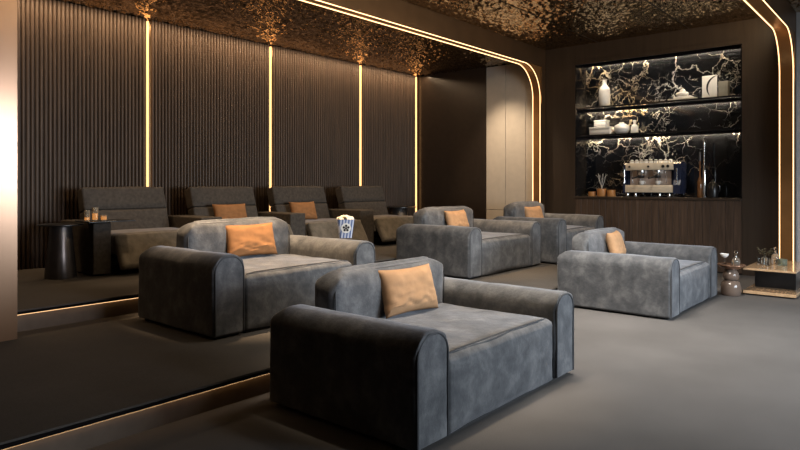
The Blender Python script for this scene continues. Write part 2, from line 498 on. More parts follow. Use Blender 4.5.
# ceilings of hammered metal with dark joints
def ceil(name, x0, x1, y0, y1, z, dx=.028, dy=.022):
    xa = max(x0, 1.5); nx = int((x1-xa)/dx); ny = max(2, int((y1-y0)/dy)); m = MB(); vs = []; fs = []
    for i in range(nx+1):
        for j in range(ny+1):
            x = xa+(x1-xa)*i/nx; y = y0+(y1-y0)*j/ny
            p = Vector((x*10.5, y*14, z)); w = mn.noise(p*.45)*1.2
            d = (.35-abs(mn.noise(p+Vector((w, w, 0)))))*.042 + mn.noise(p*1.9)*.019
            if j in (0, ny) or i in (0, nx): d = 0
            vs.append((x, y, z+d))
    for i in range(nx):
        for j in range(ny):
            a = i*(ny+1)+j; fs.append((a, a+1, a+ny+2, a+ny+1))
    m.add(vs, fs)
    o = m.build(name, M['hammer'], None, smooth=True, angle=180); o['kind'] = 'structure'
    if xa > x0: MB().box(x0, xa, y0, y1, z, z+.02).build('ceiling_panel', M['hammer'], o, smooth=False)
    MB().box(x0, x1, y0, y1, z+.05, z+.07).build('ceiling_panel', M['ceil_dark'], o, smooth=False)
ceil('ceiling', XL, XR, 1.75, 3.065, ZC); ceil('ceiling.001', XL, XR, 3.085, 4.64, ZC); ceil('ceiling.002', XL, XR, 4.665, 5.705, ZC)
ceil('ceiling.003', XL, XR, YF, 1.545, ZC)
ceil('ceiling.004', XL, XR, 5.89, 7.20, ZB); ceil('ceiling.005', XL, XR, 7.245, YB+.06, ZB+.01)
struct('ceiling.006', MB().box(XL-.12, XR+.6, YF-.12, YB+.2, 4.25, 4.35), M['ceil_dark'])
struct('ceiling.007', MB().box(XL, XR, 5.88, YB+.06, 3.93, 3.95), M['ceil_dark'])

# lit portals crossing the room
def portal(yn, yf, xleft, label):
    root = empty('light_portal', (0, yn, 0), label=label, cat='arch', group='bronze arches with light lines')
    XP, ZP, R = 10.934, 3.70, .60
    cx, cz = XP-R, ZP-R
    arc = [(cx + R*math.sin(a), cz + R*math.cos(a)) for a in [math.pi/2*i/20 for i in range(21)]]
    dy = yf-yn
    z0 = T2 if yn > 4 else 0
    m = MB()
    m.box(xleft, 11.138, .004, dy-.004, ZP+.002, ZC+.15)
    m.box(XP+.002, 11.138, .004, dy-.004, z0, ZP+.01)
    m.build('frame', M['bronze'], root, smooth=False)
    f = MB(); f.prism([(XP+.004, ZP+.004)] + arc[::-1], .004, dy-.004); f.build('corner_fillet', M['bronze_in_lit'], root)
    lining = MB()
    path = [(xleft, ZP)] + arc + [(XP, z0)]
    for y0_, y1_ in ((.03, dy-.03),):
        vs = []; fs = []
        for (x, z) in path: vs += [(x-.002, y0_, z-.002), (x-.002, y1_, z-.002)]
        for i in range(len(path)-1): fs.append((2*i, 2*i+1, 2*i+3, 2*i+2))
        lining.add(vs, fs)
    lining.build('reveal_lining', M['bronze_in_lit'], root)
    for y in (.008, dy-.008):
        p3 = [(x, y, z-.004) if i < 2 else (x-.004, y, z) for i, (x, z) in enumerate(path)]
        p3[1:22] = [(cx+(R-.004)*math.sin(a), y, cz+(R-.004)*math.cos(a)) for a in [math.pi/2*i/20 for i in range(21)]]
        MB().tube(p3, .0065, 6).build('led_strip', M['led'], root)
    MB().tube([(10.45, -.004, ZP+.012), (10.955, -.004, ZP+.012), (10.955, -.004, 3.0)], .005, 4).build('corner_trim', M['gold'], root, smooth=False)
    return root
P1 = portal(5.71, 5.88, XL, 'bronze arch with two light lines crossing before the recliner tier')
P2 = portal(1.549, 1.743, XL+.02, 'bronze arch with two light lines standing behind the oak coffee table')
# left pier of the first portal
struct('wall_left.001', MB().box(XL, 1.90, 5.71, 5.90, T2, 3.70), M['pier'])

# tall beige cupboards on the end wall
cab = empty('tall_cupboard', (11.0, 5.9, T3), label='tall pale beige cupboard doors on end wall beside the lit arch', cat='cupboard')
MB().box(.02, .15, 0, 1.075, 0, 3.475).build('carcass', M['reed_back'], cab, smooth=False)
ys = [0, .17, .62, 1.075]
for i in range(3):
    MB().bbox(0, .022, ys[i]+.004, ys[i+1]-.004, .56, 3.475, .003, 1).build('door', M['beige'], cab, smooth=False)
    MB().bbox(0, .022, ys[i]+.004, ys[i+1]-.004, .01, .552, .003, 1).build('door', M['beige'], cab, smooth=False)

# bar cabinet under the niche
bar = empty('bar_cabinet', (XR, 2.29, 0), label='long walnut bar cabinet with plank doors under the marble niche', cat='cabinet')
MB().box(.032, .45, .0, 2.81, 0, 1.18).build('carcass', M['reed_back'], bar, smooth=False)
for i in range(6):
    y0 = 2.81*i/6; y1 = 2.81*(i+1)/6
    d = MB(); k = 4
    for j in range(k):
        a = y0 + (y1-y0)*j/k; b = y0 + (y1-y0)*(j+1)/k
        d.bbox(.004, .03, a+.002, b-.002, .02, 1.175, .0015, 1)
    d.build('door', M['walnut'], bar, smooth=False)
MB().bbox(-.012, .46, .0, 2.81, 1.18, 1.22, .004, 1).build('countertop', M['brown_wall'], bar, smooth=False)

# shelves
for z, lab in ((2.85, 'upper black glass shelf in the marble niche'), (2.33, 'lower black glass shelf in the marble niche above the espresso machine')):
    s = empty('wall_shelf', (11.16, 2.31, z), label=lab, cat='shelf', group='niche shelves')
    MB().box(0, .435, 0, 2.765, 0, .03).box(.385, .391, 0, 2.765, -.034, .0).build('board', M['shelf'], s, smooth=False)
    MB().box(.400, .415, .05, 2.72, -.010, -.001).build('light_bar', M['led_niche'], s, smooth=False)
o = MB().box(11.560, 11.578, 2.36, 5.03, 3.726, 3.738).build('led_strip', M['led_niche'], smooth=False)
tag(o, 'hidden warm light line at the top of the marble niche', 'light strip')

# ------------------------------------------------------------------ sofas
def sofa(x, y, z, w, d, k_, label, seed):
    root = empty('lounge_sofa', (x, y, z), label=label, cat='sofa', group='wide grey velvet lounge sofas')
    root.scale = (1, 1, k_)
    aw = .310
    p = MB(); p.box(.05, aw-.03, .05, d-.05, 0, .03); p.box(aw+.03, w-aw-.03, .04, d, 0, .03); p.box(w-aw+.03, w-.05, .05, d-.05, 0, .03)
    p.build('plinth', M['plinth'], root, smooth=False)
    for k, x0 in enumerate((0, w-aw)):
        a = soft_block(x0, x0+aw, 0, d, .022, .655, xz=(.135, .135, .02, .02), yz=(.030, .11, .02, .03), xy=.035, wob=.006, seed=seed+k)
        o = a.build('armrest', M['velvet'], root, angle=180)
        pts = []
        hw = aw/2-.022; cx = x0+aw/2; r = .125; top = .655-.020
        pts.append((cx-hw-.004, .024, .03)); pts.append((cx-hw-.004, .024, top-r))
        for i in range(1, 8):
            g = math.pi/2*i/8; pts.append((cx-hw-.004+r*(1-math.cos(g)), .020, top-r+r*math.sin(g)))
        for i in range(1, 9):
            g = math.pi/2*i/8; pts.append((cx+hw+.004-r*(1-math.sin(g)), .020, top-r+r*math.cos(g)))
        pts.append((cx+hw+.004, .024, .03))
        pts = [(px, .001, pz+.004) for px, py, pz in pts]
        MB().tube(pts, .007, 6).build('piping', M['piping'], o)
    x0, x1 = aw+.014, w-aw-.014
    s = soft_block(x0, x1, .012, 1.04, .022, .478, xz=(.05, .05, .02, .02), yz=(.055, .03, .02, .02), xy=.03, puff=.012, wob=.009, seed=seed+3)
    o = s.build('seat', M['velvet'], root, angle=180)
    MB().tube([(x0+.02, .035, .06), (x0+.012, .045, .42), (x0+.04, .055, .476), (x0+.12, .05, .486), ((x0+x1)/2, .05, .490), (x1-.12, .05, .486), (x1-.04, .055, .476), (x1-.012, .045, .42)], .0055, 6).build('piping', M['piping'], o)
    yo = (d-1.25)*1.3
    b = soft_block(x0+.03, x1+.02, .99+yo, 1.225+yo, .022, .855, xz=(.16, .16, .02, .02), yz=(.075, .11, .02, .03), xy=.07, puff=.015, wob=.008, seed=seed+5)
    o = b.build('backrest', M['velvet'], root, angle=180)
    r = .16; zt = .855-.016; x0 += .03; x1 += .02; pts = [(x0+.022, .997+yo, .45), (x0+.022, .997+yo, zt-r)]
    for i in range(1, 9):
        g = math.pi/2*i/8; pts.append((x0+.022+r*(1-math.cos(g)), .997+yo+.03*math.sin(g), zt-r+r*math.sin(g)))
    for i in range(0, 9):
        g = math.pi/2*i/8; pts.append((x1-.022-r*(1-math.sin(g)), .997+yo+.03*math.cos(g), zt-r+r*math.cos(g)))
    pts.append((x1-.022, .997+yo, .45))
    MB().tube(pts, .0055, 6).build('piping', M['piping'], o)
    return root
sofas = [
    (2.59, 2.08, 0, 1.94, 1.25, .985, 'grey velvet sofa nearest the camera, on the lowest floor beside the lower step', 1),
    (2.89, 4.41, T2, 1.94, 1.25, 1.05, 'grey velvet sofa on the middle tier with a popcorn bucket on its arm', 11),
    (6.91, 4.64, T2, 2.00, 1.29, 1.055, 'grey velvet sofa in the middle of its row on the middle tier', 21),
    (9.10, 4.45, T2, 1.81, 1.25, 1.10, 'farthest grey velvet sofa beside the bar wall and lit arch', 31),
    (6.91, 2.09, 0, 1.88, 1.31, 1.0, 'grey velvet sofa on the lowest floor beside the hourglass side table', 41),
]
for s in sofas: sofa(*s)

def pillow(x, y, z, w, h, rz, lean, mat, label, seed):
    o = pillow_mesh(w, h, .15, seed).build('throw_pillow', mat); weld(o)
    o.location = (x, y, z); o.rotation_euler = (-lean, 0, rz)
    tag(o, label, 'pillow', 'tan throw pillows')
    return o
R = math.radians
pillow(3.665, 2.965, .480, .57, .355, R(-5), R(17), M['cushion_pale'], 'tan throw pillow leaning on the sofa nearest the camera', 1)
pillow(3.95, 5.31, .705, .60, .35, R(-4), R(17), M['cushion'], 'tan throw pillow on the sofa with the popcorn bucket', 2)
pillow(8.03, 5.565, .70, .60, .36, R(5), R(17), M['cushion_pale'], 'tan throw pillow on the middle sofa of the middle tier', 3)
pillow(10.08, 5.345, .72, .58, .35, R(-2), R(17), M['cushion_pale'], 'tan throw pillow on the far sofa beside the lit arch', 4)
pillow(7.97, 3.035, .492, .57, .36, R(10), R(17), M['cushion_pale'], 'tan throw pillow on the sofa beside the hourglass side table', 5)

# ------------------------------------------------------------------ recliners on the top tier
def recliner(x, w, al, label, seed, right_arm=False):
    root = empty('recliner', (x, 0, T3), label=label, cat='recliner', group='dark brown cinema recliners')
    MB().bbox(.02, w-.02, 7.68, 8.2, 0, .26, .01, 2).build('base', M['black'], root)
    soft_block(.008, w-.008, 7.42, 8.16, .24, .475, xz=(.04, .04, .03, .03), yz=(.05, .03, .03, .03), xy=.03, puff=.012, wob=.006, seed=seed).build('seat', M['recliner_seat'], root, angle=180)
    # raised footrest sloping forward and down
    f = soft_block(.015, w-.015, -.06, .06, -.44, 0, xz=(.03,)*4, yz=(.04, .04, .04, .04), xy=.04, puff=.0, wob=.005, seed=seed+2)
    f.v = [(p[0], 7.43 + p[1]*math.cos(R(-30)) - p[2]*math.sin(R(-30)), .462 + p[1]*math.sin(R(-30)) + p[2]*math.cos(R(-30))) for p in f.v]
    f.v = [(p[0], p[1], p[2]) for p in f.v]
    f.build('footrest', M['recliner_seat'], root, angle=180)
    br = MB().bbox(.25*w, .75*w, 7.45, 7.75, .10, .16, .01, 1); br.build('footrest_arm', M['black'], root)
    arms = [(-al, 0)] + ([(w, w+.3)] if right_arm else [])
    for a, b in arms:
        soft_block(a+.004, b-.004, 7.42, 8.35, .02, .63, xz=(.018, .018, .01, .01), yz=(.02, .02, .01, .01), xy=.018, wob=.002, seed=seed+4).build('armrest', M['recliner'], root, angle=180)
    def slab(h0, h1, name):
        s = soft_block(.0, w-.05, -.10, .085, h0, h1, xz=(.03, .03, .02, .02), yz=(.03, .04, .02, .02), xy=.03, wob=.004, puff=.01, seed=seed+6)
        t = R(-17)
        s.v = [(p[0] , 8.14 + p[1]*math.cos(t) - p[2]*math.sin(t), .365 + p[1]*math.sin(t) + p[2]*math.cos(t)) for p in s.v]
        return s.build(name, M['recliner'], root, angle=180)
    slab(0, .375, 'backrest'); slab(.379, .68, 'headrest')
    return root
recliner(3.48, 1.17, .22, 'dark recliner at the near end of the row with a swivel tray of candles', 51)
recliner(5.01, 1.17, .34, 'dark recliner with an orange cushion, second from the swivel tray', 61)
recliner(6.51, 1.20, .31, 'dark recliner with an orange cushion, right behind the popcorn bucket', 71)
recliner(8.08, 1.19, .35, 'dark recliner without a cushion at the far end of the row', 81)
pillow(5.50, 7.90, T3+.482, .56, .32, R(-4), R(19), M['cushion'], 'orange pillow on the second recliner of the back row', 6)
pillow(6.92, 7.90, T3+.482, .52, .32, R(-4), R(19), M['cushion'], 'orange pillow on the recliner behind the popcorn bucket', 7)
# swivel tray on the near recliner's arm
rec1 = [o for o in D.objects if o.name == 'recliner'][0]
tr = MB().bbox(-.36, .18, 7.20, 7.58, .640, .655, .004, 1).build('swivel_tray', M['black'], rec1)
MB().lathe([(.022, .52), (.022, .64)], 16, (-.10, 7.50, 0)).build('tray_post', M['black'], tr)

# side tables of the top tier
st = empty('pedestal_table', (3.0, 7.66, T3), label='dark round pedestal table left of the first recliner', cat='table', group='dark pedestal tables')
MB().lathe([(.17, 0), (.17, .01), (.115, .585), (.11, .60)], 48).build('pedestal', M['black_metal'], st)
MB().lathe([(.232, .602), (.24, .606), (.24, .616), (.232, .62)], 48).build('tabletop', M['black'], st)
s2 = copy_tree(st); s2.scale = (1.55, 1.55, 1); s2.location = (9.74, 8.28, T3); s2['label'] = 'dark round pedestal table right of the last recliner'
# amber glasses on the tray
zt = T3+.656
def tumbler(x, y, z, r, h, fill, label, wax=True):
    e = empty('candle_glass', (x, y, z), label=label, cat='candle', group='amber candle glasses on the tray')
    MB().lathe([(r*.88, 0), (r, h*.1), (r, h), (r-.005, h), (r-.005, .012), (.001, .01)], 24, cap=False).build('glass', M['amber'], e)
    MB().lathe([(r-.007, .013), (r-.007, h*fill)], 20).build('wax', M['wax'], e)
tumbler(3.165, 7.36, zt, .032, .125, .35, 'dark amber glass at the left of the candles on the tray')
tumbler(3.265, 7.38, zt, .036, .155, .55, 'tallest amber glass in the middle of the candles on the tray')
tumbler(3.33, 7.30, zt, .036, .065, .75, 'lowest glowing candle glass at the right of the tray')

# ------------------------------------------------------------------ popcorn bucket
pb = empty('popcorn_bucket', (4.80, 4.83, T2+.690), R(-40), label='blue and white striped popcorn bucket with round emblem on sofa arm', cat='popcorn bucket')
def sq(r, z, n=9, k=.22):
    out = []
    for q in range(4):
        for i in range(n):
            a = math.pi/2*q + math.pi/2*i/(n-1)*.999
            c = math.cos(math.pi/2*q+math.pi/4)*r*(1-k)*math.sqrt(2), math.sin(math.pi/2*q+math.pi/4)*r*(1-k)*math.sqrt(2)
            out.append((c[0]+r*k*math.cos(a), c[1]+r*k*math.sin(a), z))
    return out
rings = [sq(.064, 0), sq(.090, .20), sq(.086, .20), sq(.064, .02)]
vs = sum(rings, []); N = len(rings[0]); fs = []
for i in range(3):
    for k in range(N): fs.append((i*N+k, i*N+(k+1) % N, (i+1)*N+(k+1) % N, (i+1)*N+k))
fs.append(tuple(reversed(range(N)))); fs.append(tuple(3*N+k for k in range(N)))
MB().add(vs, fs).build('tub', M['stripe'], pb)
pc = MB()
for i in range(70):
    a = random.random()*6.28; r = .082*math.sqrt(random.random()); zz = .192 + .028*(1-(r/.085)**2) + random.random()*.012
    bm = bmesh.new(); bmesh.ops.create_icosphere(bm, subdivisions=1, radius=.013+random.random()*.006)
    for v in bm.verts: v.co = v.co*(1+.35*random.random()) + Vector((r*math.cos(a), r*math.sin(a), zz))
    pc.bm(bm)
p_ = pc.build('popcorn', M['popcorn'], pb); p_['kind'] = 'stuff'
# emblem: white disc with a dark reel, on the face toward the seats
def disc(mb, cx, cz, r, y, n=28, flat=1):
    vs = []; 
    for yy in (y, y-.0015):
        for k in range(n):
            a = 2*math.pi*k/n; vs.append((cx+r*math.cos(a), yy, cz+r*math.sin(a)))
    mb.add(vs, [tuple(range(n)), tuple(reversed(range(n, 2*n)))] + [(k, (k+1) % n, n+(k+1) % n, n+k) for k in range(n)])
em = MB(); disc(em, 0, 0, .054, 0)
eo = em.build('emblem', M['white'], pb, smooth=False)
eo.location = (0, -.0795, .108); eo.rotation_euler = (R(7.4), 0, 0)
er = MB(); disc(er, 0, 0, .011, -.002)
for k in range(5):
    a = 2*math.pi*k/5+.3; disc(er, .026*math.cos(a), .026*math.sin(a), .0125, -.002)
er.build('emblem_mark', M['dark_emblem'], eo, smooth=False)

# ------------------------------------------------------------------ hourglass table, coffee table and what stands on them
ht = empty('hourglass_table', (9.04, 1.985, 0), label='taupe hourglass side table between sofa and coffee table', cat='table')
MB().lathe([(.105, 0), (.114, .012), (.121, .05), (.122, .11), (.112, .165), (.085, .19), (.072, .197)], 40).build('lower_base', M['taupe'], ht)
MB().lathe([(.070, .197), (.086, .209), (.097, .24), (.097, .27), (.086, .305), (.066, .325), (.062, .335)], 40).build('upper_base', M['taupe'], ht)
MB().lathe([(.07, .335), (.11, .35), (.165, .388), (.174, .397), (.172, .403), (.16, .401)], 48).build('tabletop', M['copper'], ht)
ct = empty('coffee_table', (9.20, 1.28, 0), label='low glossy oak coffee table in front of the lit arch', cat='coffee table')
MB().bbox(0, 1.25, 0, .60, .018, .058, .004, 1).build('lower_shelf', M['oak'], ct, smooth=False)
MB().box(.03, 1.2, .03, .57, 0, .018).build('plinth', M['plinth'], ct, smooth=False)
MB().bbox(.42, .84, .06, .54, .058, .324, .004, 1).build('support', M['black'], ct, smooth=False)
MB().bbox(0, 1.25, 0, .60, .324, .349, .004, 1).build('tabletop', M['oak'], ct, smooth=False)
def coupe(x, y, z, label):
    e = empty('coupe_glass', (x, y, z), label=label, cat='glass')
    MB().lathe([(.034, 0), (.034, .003), (.006, .008), (.004, .075), (.006, .08)], 24).build('stem', M['glass'], e)
    MB().lathe([(.006, .08), (.035, .095), (.05, .12), (.052, .135), (.049, .135), (.046, .121), (.03, .099), (.001, .09)], 28, cap=False).build('bowl', M['white'], e)
coupe(9.03, 2.06, .402, 'coupe glass of white froth on the hourglass side table')
e = empty('decanter', (9.06, 1.93, .402), label='small glass decanter with stopper on the hourglass side table', cat='decanter')
MB().lathe([(.046, 0), (.05, .01), (.05, .05), (.038, .08), (.016, .10), (.013, .125), (.019, .13), (.016, .132)], 28).build('body', M['glass_grey'], e)
MB().lathe([(.010, .132), (.013, .138), (.022, .155), (.02, .172), (.008, .185)], 20).build('stopper', M['glass'], e)
# tabletop group
def vessel(name, x, y, prof, mat, label, cat, grp=None):
    e = empty(name, (x, y, .350), label=label, cat=cat, group=grp)
    MB().lathe(prof, 28).build('body', mat, e)
    return e
vessel('tumbler', 9.76, 1.775, [(.036, 0), (.04, .005), (.042, .10), (.039, .10), (.036, .012)], M['glass'], 'clear tumbler at the left edge of the coffee table group', 'glass', 'glassware on the coffee table')
vessel('tumbler', 9.66, 1.69, [(.040, 0), (.044, .005), (.046, .10), (.043, .10), (.040, .012)], M['glass'], 'clear tumbler in front of the stoppered bottle on the coffee table', 'glass', 'glassware on the coffee table')
e = vessel('decanter', 9.92, 1.625, [(.045, 0), (.05, .008), (.05, .11), (.03, .14), (.016, .155), (.014, .185), (.02, .19)], M['glass_grey'], 'stoppered glass bottle in the middle of the coffee table', 'decanter')
MB().lathe([(.010, .19), (.016, .196), (.024, .213), (.018, .232), (.008, .24)], 20).build('stopper', M['glass'], e)
e = vessel('tea_light_holder', 9.78, 1.52, [(.05, 0), (.058, .01), (.06, .085), (.055, .088), (.05, .08), (.048, .02)], M['glass_green'], 'low green glass holder at the right of the coffee table group', 'candle holder')
bq = empty('dry_bouquet', (9.95, 1.76, .350), label='small vase of dry dark sprigs on the coffee table', cat='plant')
MB().lathe([(.03, 0), (.04, .02), (.04, .06), (.02, .09), (.022, .10)], 24).build('vase', M['glass_grey'], bq)
sp = MB()
for i in range(9):
    a = random.random()*6.28; l = .06+.05*random.random(); tip = Vector((.09*math.cos(a), .09*math.sin(a), .10+l))
    sp.tube([(0, 0, .06), tuple(Vector((.03*math.cos(a), .03*math.sin(a), .10+l*.5))), tuple(tip)], .003, 5)
    for k in range(3):
        bm = bmesh.new(); bmesh.ops.create_icosphere(bm, subdivisions=1, radius=.013)
        for v in bm.verts: v.co = Vector((v.co.x, v.co.y, v.co.z*.5)) + tip*(1-.16*k) + Vector((random.uniform(-.012, .012), random.uniform(-.012, .012), 0))
        sp.bm(bm)
sp.build('sprigs', M['leaf'], bq)

# ------------------------------------------------------------------ things in the niche
def thing_lathe(name, x, y, z, prof, mat, label, cat, grp=None, seg=32, part='body'):
    e = empty(name, (x, y, z), label=label, cat=cat, group=grp)
    MB().lathe(prof, seg).build(part, mat, e)
    return e
U, L, Kc = 2.881, 2.361, 1.221
e = thing_lathe('vase', 11.38, 4.63, U, [(.08, 0), (.095, .01), (.10, .05), (.102, .30), (.085, .36), (.045, .40)], M['white'], 'tall white vase at the left of the upper niche shelf', 'vase')
MB().lathe([(.045, .40), (.04, .42), (.038, .50), (.046, .51), (.03, .51)], 28).build('neck', M['white'], e)
tw = empty('platter', (11.38, 3.24, U), label='white tray on the upper niche shelf under a flower ornament', cat='tray')
MB().bbox(-.12, .12, -.225, .225, .0, .035, .008, 2).build('tray', M['offwhite'], tw)
MB().bbox(-.10, .10, -.15, .14, .036, .07, .01, 2).build('folded_cloth', M['white'], tw)
fl = empty('flower_ornament', (11.37, 3.25, U+.071), label='white blossom ornament sitting on the tray of the upper shelf', cat='ornament')
pet = MB()
for k in range(7):
    a = 2*math.pi*k/7
    bm = bmesh.new(); bmesh.ops.create_icosphere(bm, subdivisions=2, radius=.05)
    for v in bm.verts: v.co = Vector((v.co.x*.8, v.co.y, v.co.z*.7)) + Vector((.05*math.cos(a), .06*math.sin(a), .045))
    pet.bm(bm)
pet.build('petals', M['white'], fl)
bm = bmesh.new(); bmesh.ops.create_icosphere(bm, subdivisions=2, radius=.052)
for v in bm.verts: v.co += Vector((0, .0, .085))
MB().bm(bm).build('heart', M['white'], fl)
pf = empty('art_plaque', (11.36, 2.82, U), label='white plaque with a black crescent stroke on the upper shelf', cat='plaque')
MB().bbox(0, .03, -.115, .115, 0, .385, .004, 1).build('board', M['white'], pf, smooth=False)
# black brush crescent
cr = MB(); vs = []; n = 16
for i in range(n+1):
    t = i/n; a = R(100) + R(120)*t; wd = .032*math.sin(math.pi*min(1, t*1.0))**.7+.002
    r1 = .20
    cy_, cz_ = -.145, .175
    for rr in (r1-wd/2, r1+wd/2): vs.append((-.003, cy_*1 + -rr*math.cos(a)*.9, cz_ + rr*math.sin(a)))
cr.add(vs, [(2*i, 2*i+1, 2*i+3, 2*i+2) for i in range(n)]); 
cr.build('brush_stroke', M['dark_emblem'], pf, smooth=False)
bx = empty('storage_box', (11.40, 2.62, U), label='grey-green upright box beside the white plaque on the upper shelf', cat='box')
MB().bbox(0, .12, -.075, .075, 0, .262, .004, 1).build('box', M['grey_green'], bx, smooth=False)
MB().bbox(-.003, .123, -.078, .078, .262, .275, .003, 1).build('lid', M['grey_green'], bx, smooth=False)
b1 = empty('keepsake_box', (11.37, 4.675, L), label='larger white box at the bottom of the stack on the lower shelf', cat='box', group='stacked white boxes')
MB().bbox(-.12, .12, -.195, .195, 0, .105, .006, 2).build('box', M['offwhite'], b1); MB().bbox(-.125, .125, -.20, .20, .107, .15, .006, 2).build('lid', M['offwhite'], b1)
b2 = empty('keepsake_box', (11.37, 4.68, L+.151), label='smaller white box on top of the stack on the lower shelf', cat='box', group='stacked white boxes')
MB().bbox(-.09, .09, -.113, .113, 0, .09, .006, 2).build('box', M['white'], b2); MB().bbox(-.094, .094, -.117, .117, .092, .125, .006, 2).build('lid', M['white'], b2)
e = thing_lathe('vase', 11.37, 4.305, L, [(.07, 0), (.10, .02), (.138, .07), (.142, .11), (.12, .155), (.07, .185), (.045, .19)], M['white'], 'squat round white vase on the lower shelf', 'vase')
MB().lathe([(.045, .19), (.04, .20), (.044, .215), (.03, .215)], 24).build('neck', M['white'], e)
e = thing_lathe('vase', 11.37, 4.07, L, [(.055, 0), (.066, .01), (.066, .12), (.05, .15), (.022, .17)], M['white'], 'small white bottle vase right of the squat one on the lower shelf', 'vase')
MB().lathe([(.022, .17), (.02, .21), (.032, .22), (.03, .235), (.02, .24)], 20).build('neck', M['white'], e)
for y, r, h, lab in ((4.845, .066, .085, 'lowest terracotta pot, leftmost of three on the bar counter'), (4.66, .082, .14, 'tallest terracotta pot, middle of three on the bar counter'), (4.478, .076, .12, 'terracotta pot nearest the espresso machine on the bar counter')):
    e = empty('candle_pot', (11.32, y, Kc), label=lab, cat='candle pot', group='terracotta pots on the bar counter')
    MB().lathe([(r*.94, 0), (r, .006), (r, h), (r-.008, h), (r-.008, h-.02), (.002, h-.02)], 28, cap=False).build('pot', M['amber_pot'], e)
    MB().lathe([(r-.009, h-.045), (r-.009, h-.018)], 24).build('wax', M['offwhite'], e)
# bare white twigs in the middle pot
tw = empty('twig_spray', (11.32, 4.66, Kc+.123), label='bare pale twigs standing in the middle terracotta pot', cat='twigs')
t_ = MB()
for i in range(5):
    a = R(72*i); p = [(0, 0, 0)]
    for k in range(1, 5):
        p.append((.012*k*math.cos(a)+random.uniform(-.01, .01), .020*k*math.sin(a)+random.uniform(-.01, .01), .075*k))
    t_.tube(p, [.005, .0045, .004, .003, .002], 5)
    q = Vector(p[3]); t_.tube([p[2], q + Vector((0, .05*math.sin(a+1), .03)), q + Vector((0, .09*math.sin(a+1), .05))], .002, 5)
t_.build('twigs', M['offwhite'], tw)

# espresso machine
em = empty('espresso_machine', (11.19, 3.345, Kc), label='two-group steel and navy espresso machine on the bar counter', cat='coffee machine')
W = .825
MB().bbox(.10, .37, .01, W-.01, .06, .50, .01, 2).build('body', M['navy'], em)
MB().bbox(.085, .10, .06, W-.06, .17, .44, .004, 1).build('back_panel', M['backsteel'], em, smooth=False)
MB().bbox(.0, .34, -.0, W, .445, .565, .015, 2).build('control_panel', M['steel'], em)
MB().bbox(-.02, .14, .0, W, .075, .20, .010, 2).build('drip_tray', M['steel'], em)
g_ = MB(); g_.box(-.005, .13, .03, W-.03, .2005, .203); g_.build('grille', M['black_metal'], em, smooth=False)
em.scale = (1, 1, 1.06)
for y0, sw in ((-.115, .115), (W, .03)):
    side = MB(); prof = []
    for i in range(15):
        a = math.pi*i/14; prof.append((.17 - .19*math.cos(a), .06))
    pl = [(-.03, .06), (.35, .06), (.36, .30), (.35, .56), (.06, .575), (-.01, .54), (.03, .40), (.02, .28), (-.03, .20)]
    side.prism(pl, y0, y0+sw); side.build('side_panel', M['navy'], em, smooth=False)
    lg = MB().tube([(-.005, y0+sw/2, .19), (-.015, y0+sw/2, .30), (-.005, y0+sw/2, .47)], .012, 8); lg.build('side_rail', M['steel2'], em)
for y in (.08, .24, W-.17, W-.03):
    MB().lathe([(.024, 0), (.028, .01), (.02, .065)], 16, (.03, y, 0)).build('foot', M['steel2'], em)
for y in (.09, .17, .42, .75):
    bm = MB(); bm.lathe([(.024 if y < .5 and y < .4 else .018, 0), (.024 if y < .4 else .018, .016)], 18)
    bm.v = [(-p[2]-.002, y+p[0], .505+p[1]) for p in bm.v]; bm.build('dial', M['black'], em)
for y in (.28, .56):
    g = MB(); g.lathe([(.06, .36), (.066, .37), (.066, .44)], 24, (.04, y, 0)); go = g.build('group_head', M['steel2'], em)
    MB().lathe([(.05, .315), (.057, .325), (.057, .36)], 24, (.04, y, 0)).build('basket', M['black'], go)
    MB().tube([(-.01, y+.02, .34), (-.06, y+.05, .328), (-.12, y+.10, .312)], [.012, .014, .016], 10).build('portafilter_handle', M['black'], go)
    MB().lathe([(.006, .28), (.012, .315)], 12, (.04, y, 0)).build('spout', M['steel2'], go)
    c = empty('espresso_cup', (11.19+.035, 3.345+y-.01, Kc+.2035*1.06), label='white cup under the %s group of the espresso machine' % ('right' if y < .4 else 'left'), cat='cup', group='cups on the espresso machine')
    MB().lathe([(.022, 0), (.04, .02), (.046, .07), (.043, .07), (.036, .02), (.002, .012)], 22, cap=False).build('bowl', M['white'], c)
    MB().tube([(.0, -.044, .055), (0, -.068, .05), (0, -.066, .03), (0, -.040, .022)], .005, 6).build('handle', M['white'], c)
rl = MB()
rl.tube([(.03, .06, .60), (.03, W-.06, .60)], .008, 8); rl.tube([(.30, .06, .60), (.30, W-.06, .60)], .008, 8)
for y in (.06, .30, .54, W-.06): rl.tube([(.03, y, .56), (.03, y, .60)], .006, 6)
rl.build('cup_rail', M['steel2'], em)
for k in range(9):
    c = empty('espresso_cup', (11.19+.14+.0*(k % 2), 3.345+.09+.083*k, Kc+.5655*1.06), label='upturned white cup in the row on top of the espresso machine', cat='cup', group='upturned cups on top of the espresso machine')
    MB().lathe([(.036, 0), (.036, .01), (.03, .05), (.02, .062), (.016, .062)], 18).build('bowl', M['white'], c)
for y in (.12, .70):
    st_ = MB(); st_.tube([(.0, y, .45), (-.03, y, .40), (-.02, y-.005, .28), (-.01, y-.01, .23)], .006, 8); st_.build('steam_wand', M['steel2'], em)
